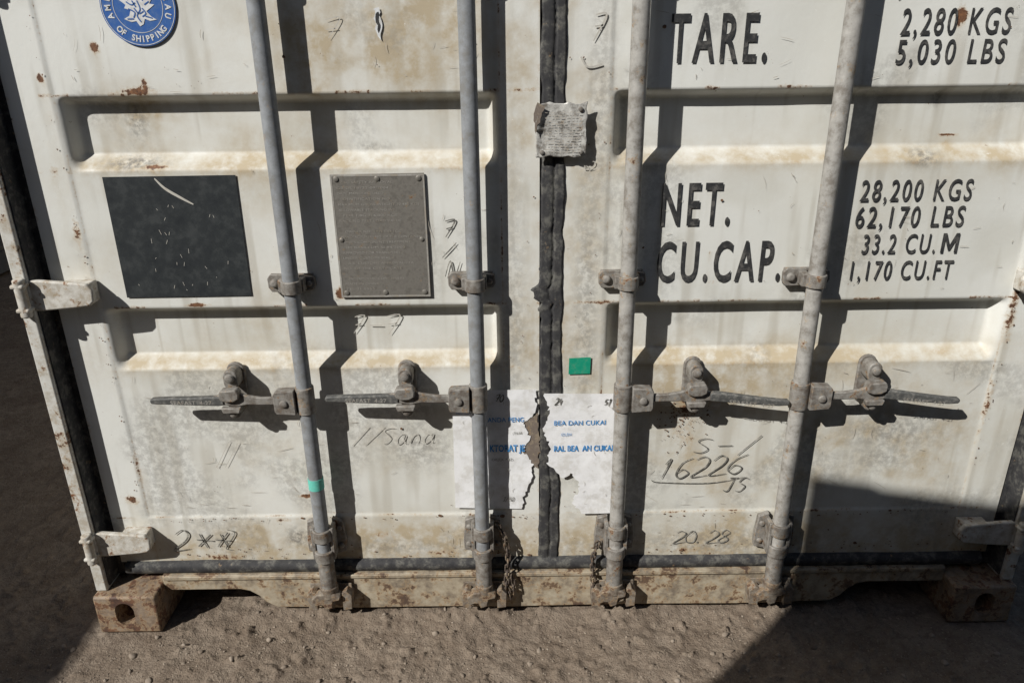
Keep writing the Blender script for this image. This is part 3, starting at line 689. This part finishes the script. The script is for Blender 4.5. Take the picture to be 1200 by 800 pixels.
# ------------------------------------------------------------------ ground and gravel
def axis(a,b,st,lim,g=1.16):
    c=list(np.arange(a,b+1e-6,st));s=st;p=b
    while p<lim:s*=g;p+=s;c.append(p)
    s=st;p=a;l=[]
    while p>-lim:s*=g;p-=s;l.append(p)
    return np.array(l[::-1]+c)
gx=axis(-1.7,1.5,.006,90);gy=axis(-.50,.12,.005,90,1.07)
X,Y=np.meshgrid(gx,gy)
def gh(X,Y):
    near=np.exp(-((X-0)/3)**2-((Y)/3)**2)
    h=(fbm(X,Y,5,400,5)-.5)*.030*near+(fbm(X,Y,34,420,4)-.5)*.012*near+(fbm(X,Y,.5,440,3)-.5)*.10*(1-near)
    lump=np.clip(fbm(X,Y,55,460,2)-.63,0,1)*.045*near
    h=h+lump+.012*np.exp(-((Y+.0)/.05)**2)*(np.abs(X)<.85)
    cst=np.minimum(np.abs(X+1.13),np.abs(X-1.13))
    return GZ+h*np.clip((cst-.02)/.12,.15,1)-.003
Zg=gh(X,Y)
me=gridmesh('ground',np.stack([X,Y,Zg],-1),len(gx),len(gy))
m,nt,b=newmat('dry_soil');c=coords(nt)
n2=noise(nt,c,38,4,.72);n3=noise(nt,c,210,2,.7);n4=noise(nt,c,9,4,.65)
col=mix(nt,mr(nt,n4,.35,.65),(.172,.134,.101),(.240,.195,.152))
col=mix(nt,mr(nt,n2,.45,.65,0,.65),col,(.125,.095,.072))
col=mix(nt,mr(nt,n3,.62,.70,0,.7),col,(.32,.275,.225))
col=mix(nt,mr(nt,n3,.38,.30,0,.8),col,(.07,.054,.042))
nt.links.new(col,b.inputs['Base Color']);b.inputs['Roughness'].default_value=.95;b.inputs['Specular IOR Level'].default_value=.1
h=mth(nt,'ADD',n2,mth(nt,'MULTIPLY',n3,.25));bump(nt,b,h,.9,.010)
me.materials.append(m);GR=link(bpy.data.objects.new('ground',me))
bm=bmesh.new();bmesh.ops.create_icosphere(bm,subdivisions=2,radius=1)
BV=np.array([v.co[:] for v in bm.verts]);BF=np.array([[v.index for v in f.verts] for f in bm.faces]);bm.free()
AV=[];AF=[];AC=[]
for i in range(3200):
    if i<2800:
        x=rng.uniform(-1.6,1.5);y=-.34*rng.random()**.8+.03
        if y>-.09 and (x<-1.03 or x>1.03): continue
    else: x=rng.uniform(-4.5,-1.25);y=rng.uniform(-.4,4.5)
    s=.0009+.0024*rng.random()**2+(.0045 if rng.random()<.03 else 0)+(.006 if rng.random()<.007 else 0)
    if i>=2800:s*=2
    v=BV*(1+.30*np.sin(BV[:,[1,2,0]]*rng.uniform(1.5,3.5)+rng.uniform(0,6,3)))
    v=v*(s*rng.uniform(.7,1.3,3)*np.array([1,1,.65]));a=rng.uniform(0,6.28);ca,sa=math.cos(a),math.sin(a)
    v=v@np.array([[ca,sa,0],[-sa,ca,0],[0,0,1]])
    z=float(gh(np.array([[x]]),np.array([[y]]))[0,0])
    AF.append(BF+len(AV)*len(BV));AV.append(v+np.array([x,y,z+s*.15]));AC.append(np.full(len(BV),rng.random()))
V=np.concatenate(AV);F_=np.concatenate(AF)
me=bpy.data.meshes.new('gravel');me.vertices.add(len(V));me.vertices.foreach_set('co',V.astype(np.float32).ravel())
me.loops.add(len(F_)*3);me.loops.foreach_set('vertex_index',F_.astype(np.int32).ravel());me.polygons.add(len(F_));me.polygons.foreach_set('loop_start',np.arange(0,len(F_)*3,3,dtype=np.int32))
me.update(calc_edges=True)
at=me.attributes.new('tone','FLOAT','POINT');at.data.foreach_set('value',np.concatenate(AC).astype(np.float32))
m,nt,b=newmat('stone');a=nt.nodes.new('ShaderNodeAttribute');a.attribute_name='tone'
col=mix(nt,a.outputs['Fac'],(.14,.108,.08),(.29,.24,.19))
nt.links.new(col,b.inputs['Base Color']);b.inputs['Roughness'].default_value=.9
me.materials.append(m);link(bpy.data.objects.new('gravel',me))

# ------------------------------------------------------------------ light
Ld=Vector((1.07,1.0,-1.15)).normalized()
su=bpy.data.lights.new('sun','SUN');su.energy=5.0;su.angle=math.radians(.5);su.color=(1,.975,.93)
so=bpy.data.objects.new('sun',su);so.rotation_euler=Ld.to_track_quat('-Z','Y').to_euler();so.location=(-4,-4,5);S.collection.objects.link(so)
w=bpy.data.worlds.new('World');S.world=w;w.use_nodes=True;nt=w.node_tree
sk=nt.nodes.new('ShaderNodeTexSky');sk.sky_type='NISHITA';sk.sun_disc=False
sk.sun_elevation=math.asin(-Ld.z);sk.sun_rotation=math.atan2(-Ld.x,-Ld.y)%(2*math.pi)
nt.links.new(sk.outputs[0],nt.nodes['Background'].inputs[0]);nt.nodes['Background'].inputs[1].default_value=.05
S.view_settings.view_transform='Standard';S.view_settings.look='None';S.view_settings.exposure=0
# ------------------------------------------------------------------ camera
th=math.radians(21.6);r=math.radians(.7)
F=Vector((0,math.cos(th),-math.sin(th)));R0=Vector((1,0,0));U0=Vector((0,math.sin(th),math.cos(th)))
R2=R0*math.cos(r)-U0*math.sin(r);U2=R0*math.sin(r)+U0*math.cos(r)
cd=bpy.data.cameras.new('camera');cd.sensor_width=36;cd.lens=36*870/1200;cd.clip_start=.02;cd.clip_end=300
co=bpy.data.objects.new('camera',cd);M=Matrix((R2,U2,-F)).transposed().to_4x4();M.translation=Vector((-.105,-1.651,1.44));co.matrix_world=M
S.collection.objects.link(co);S.camera=co
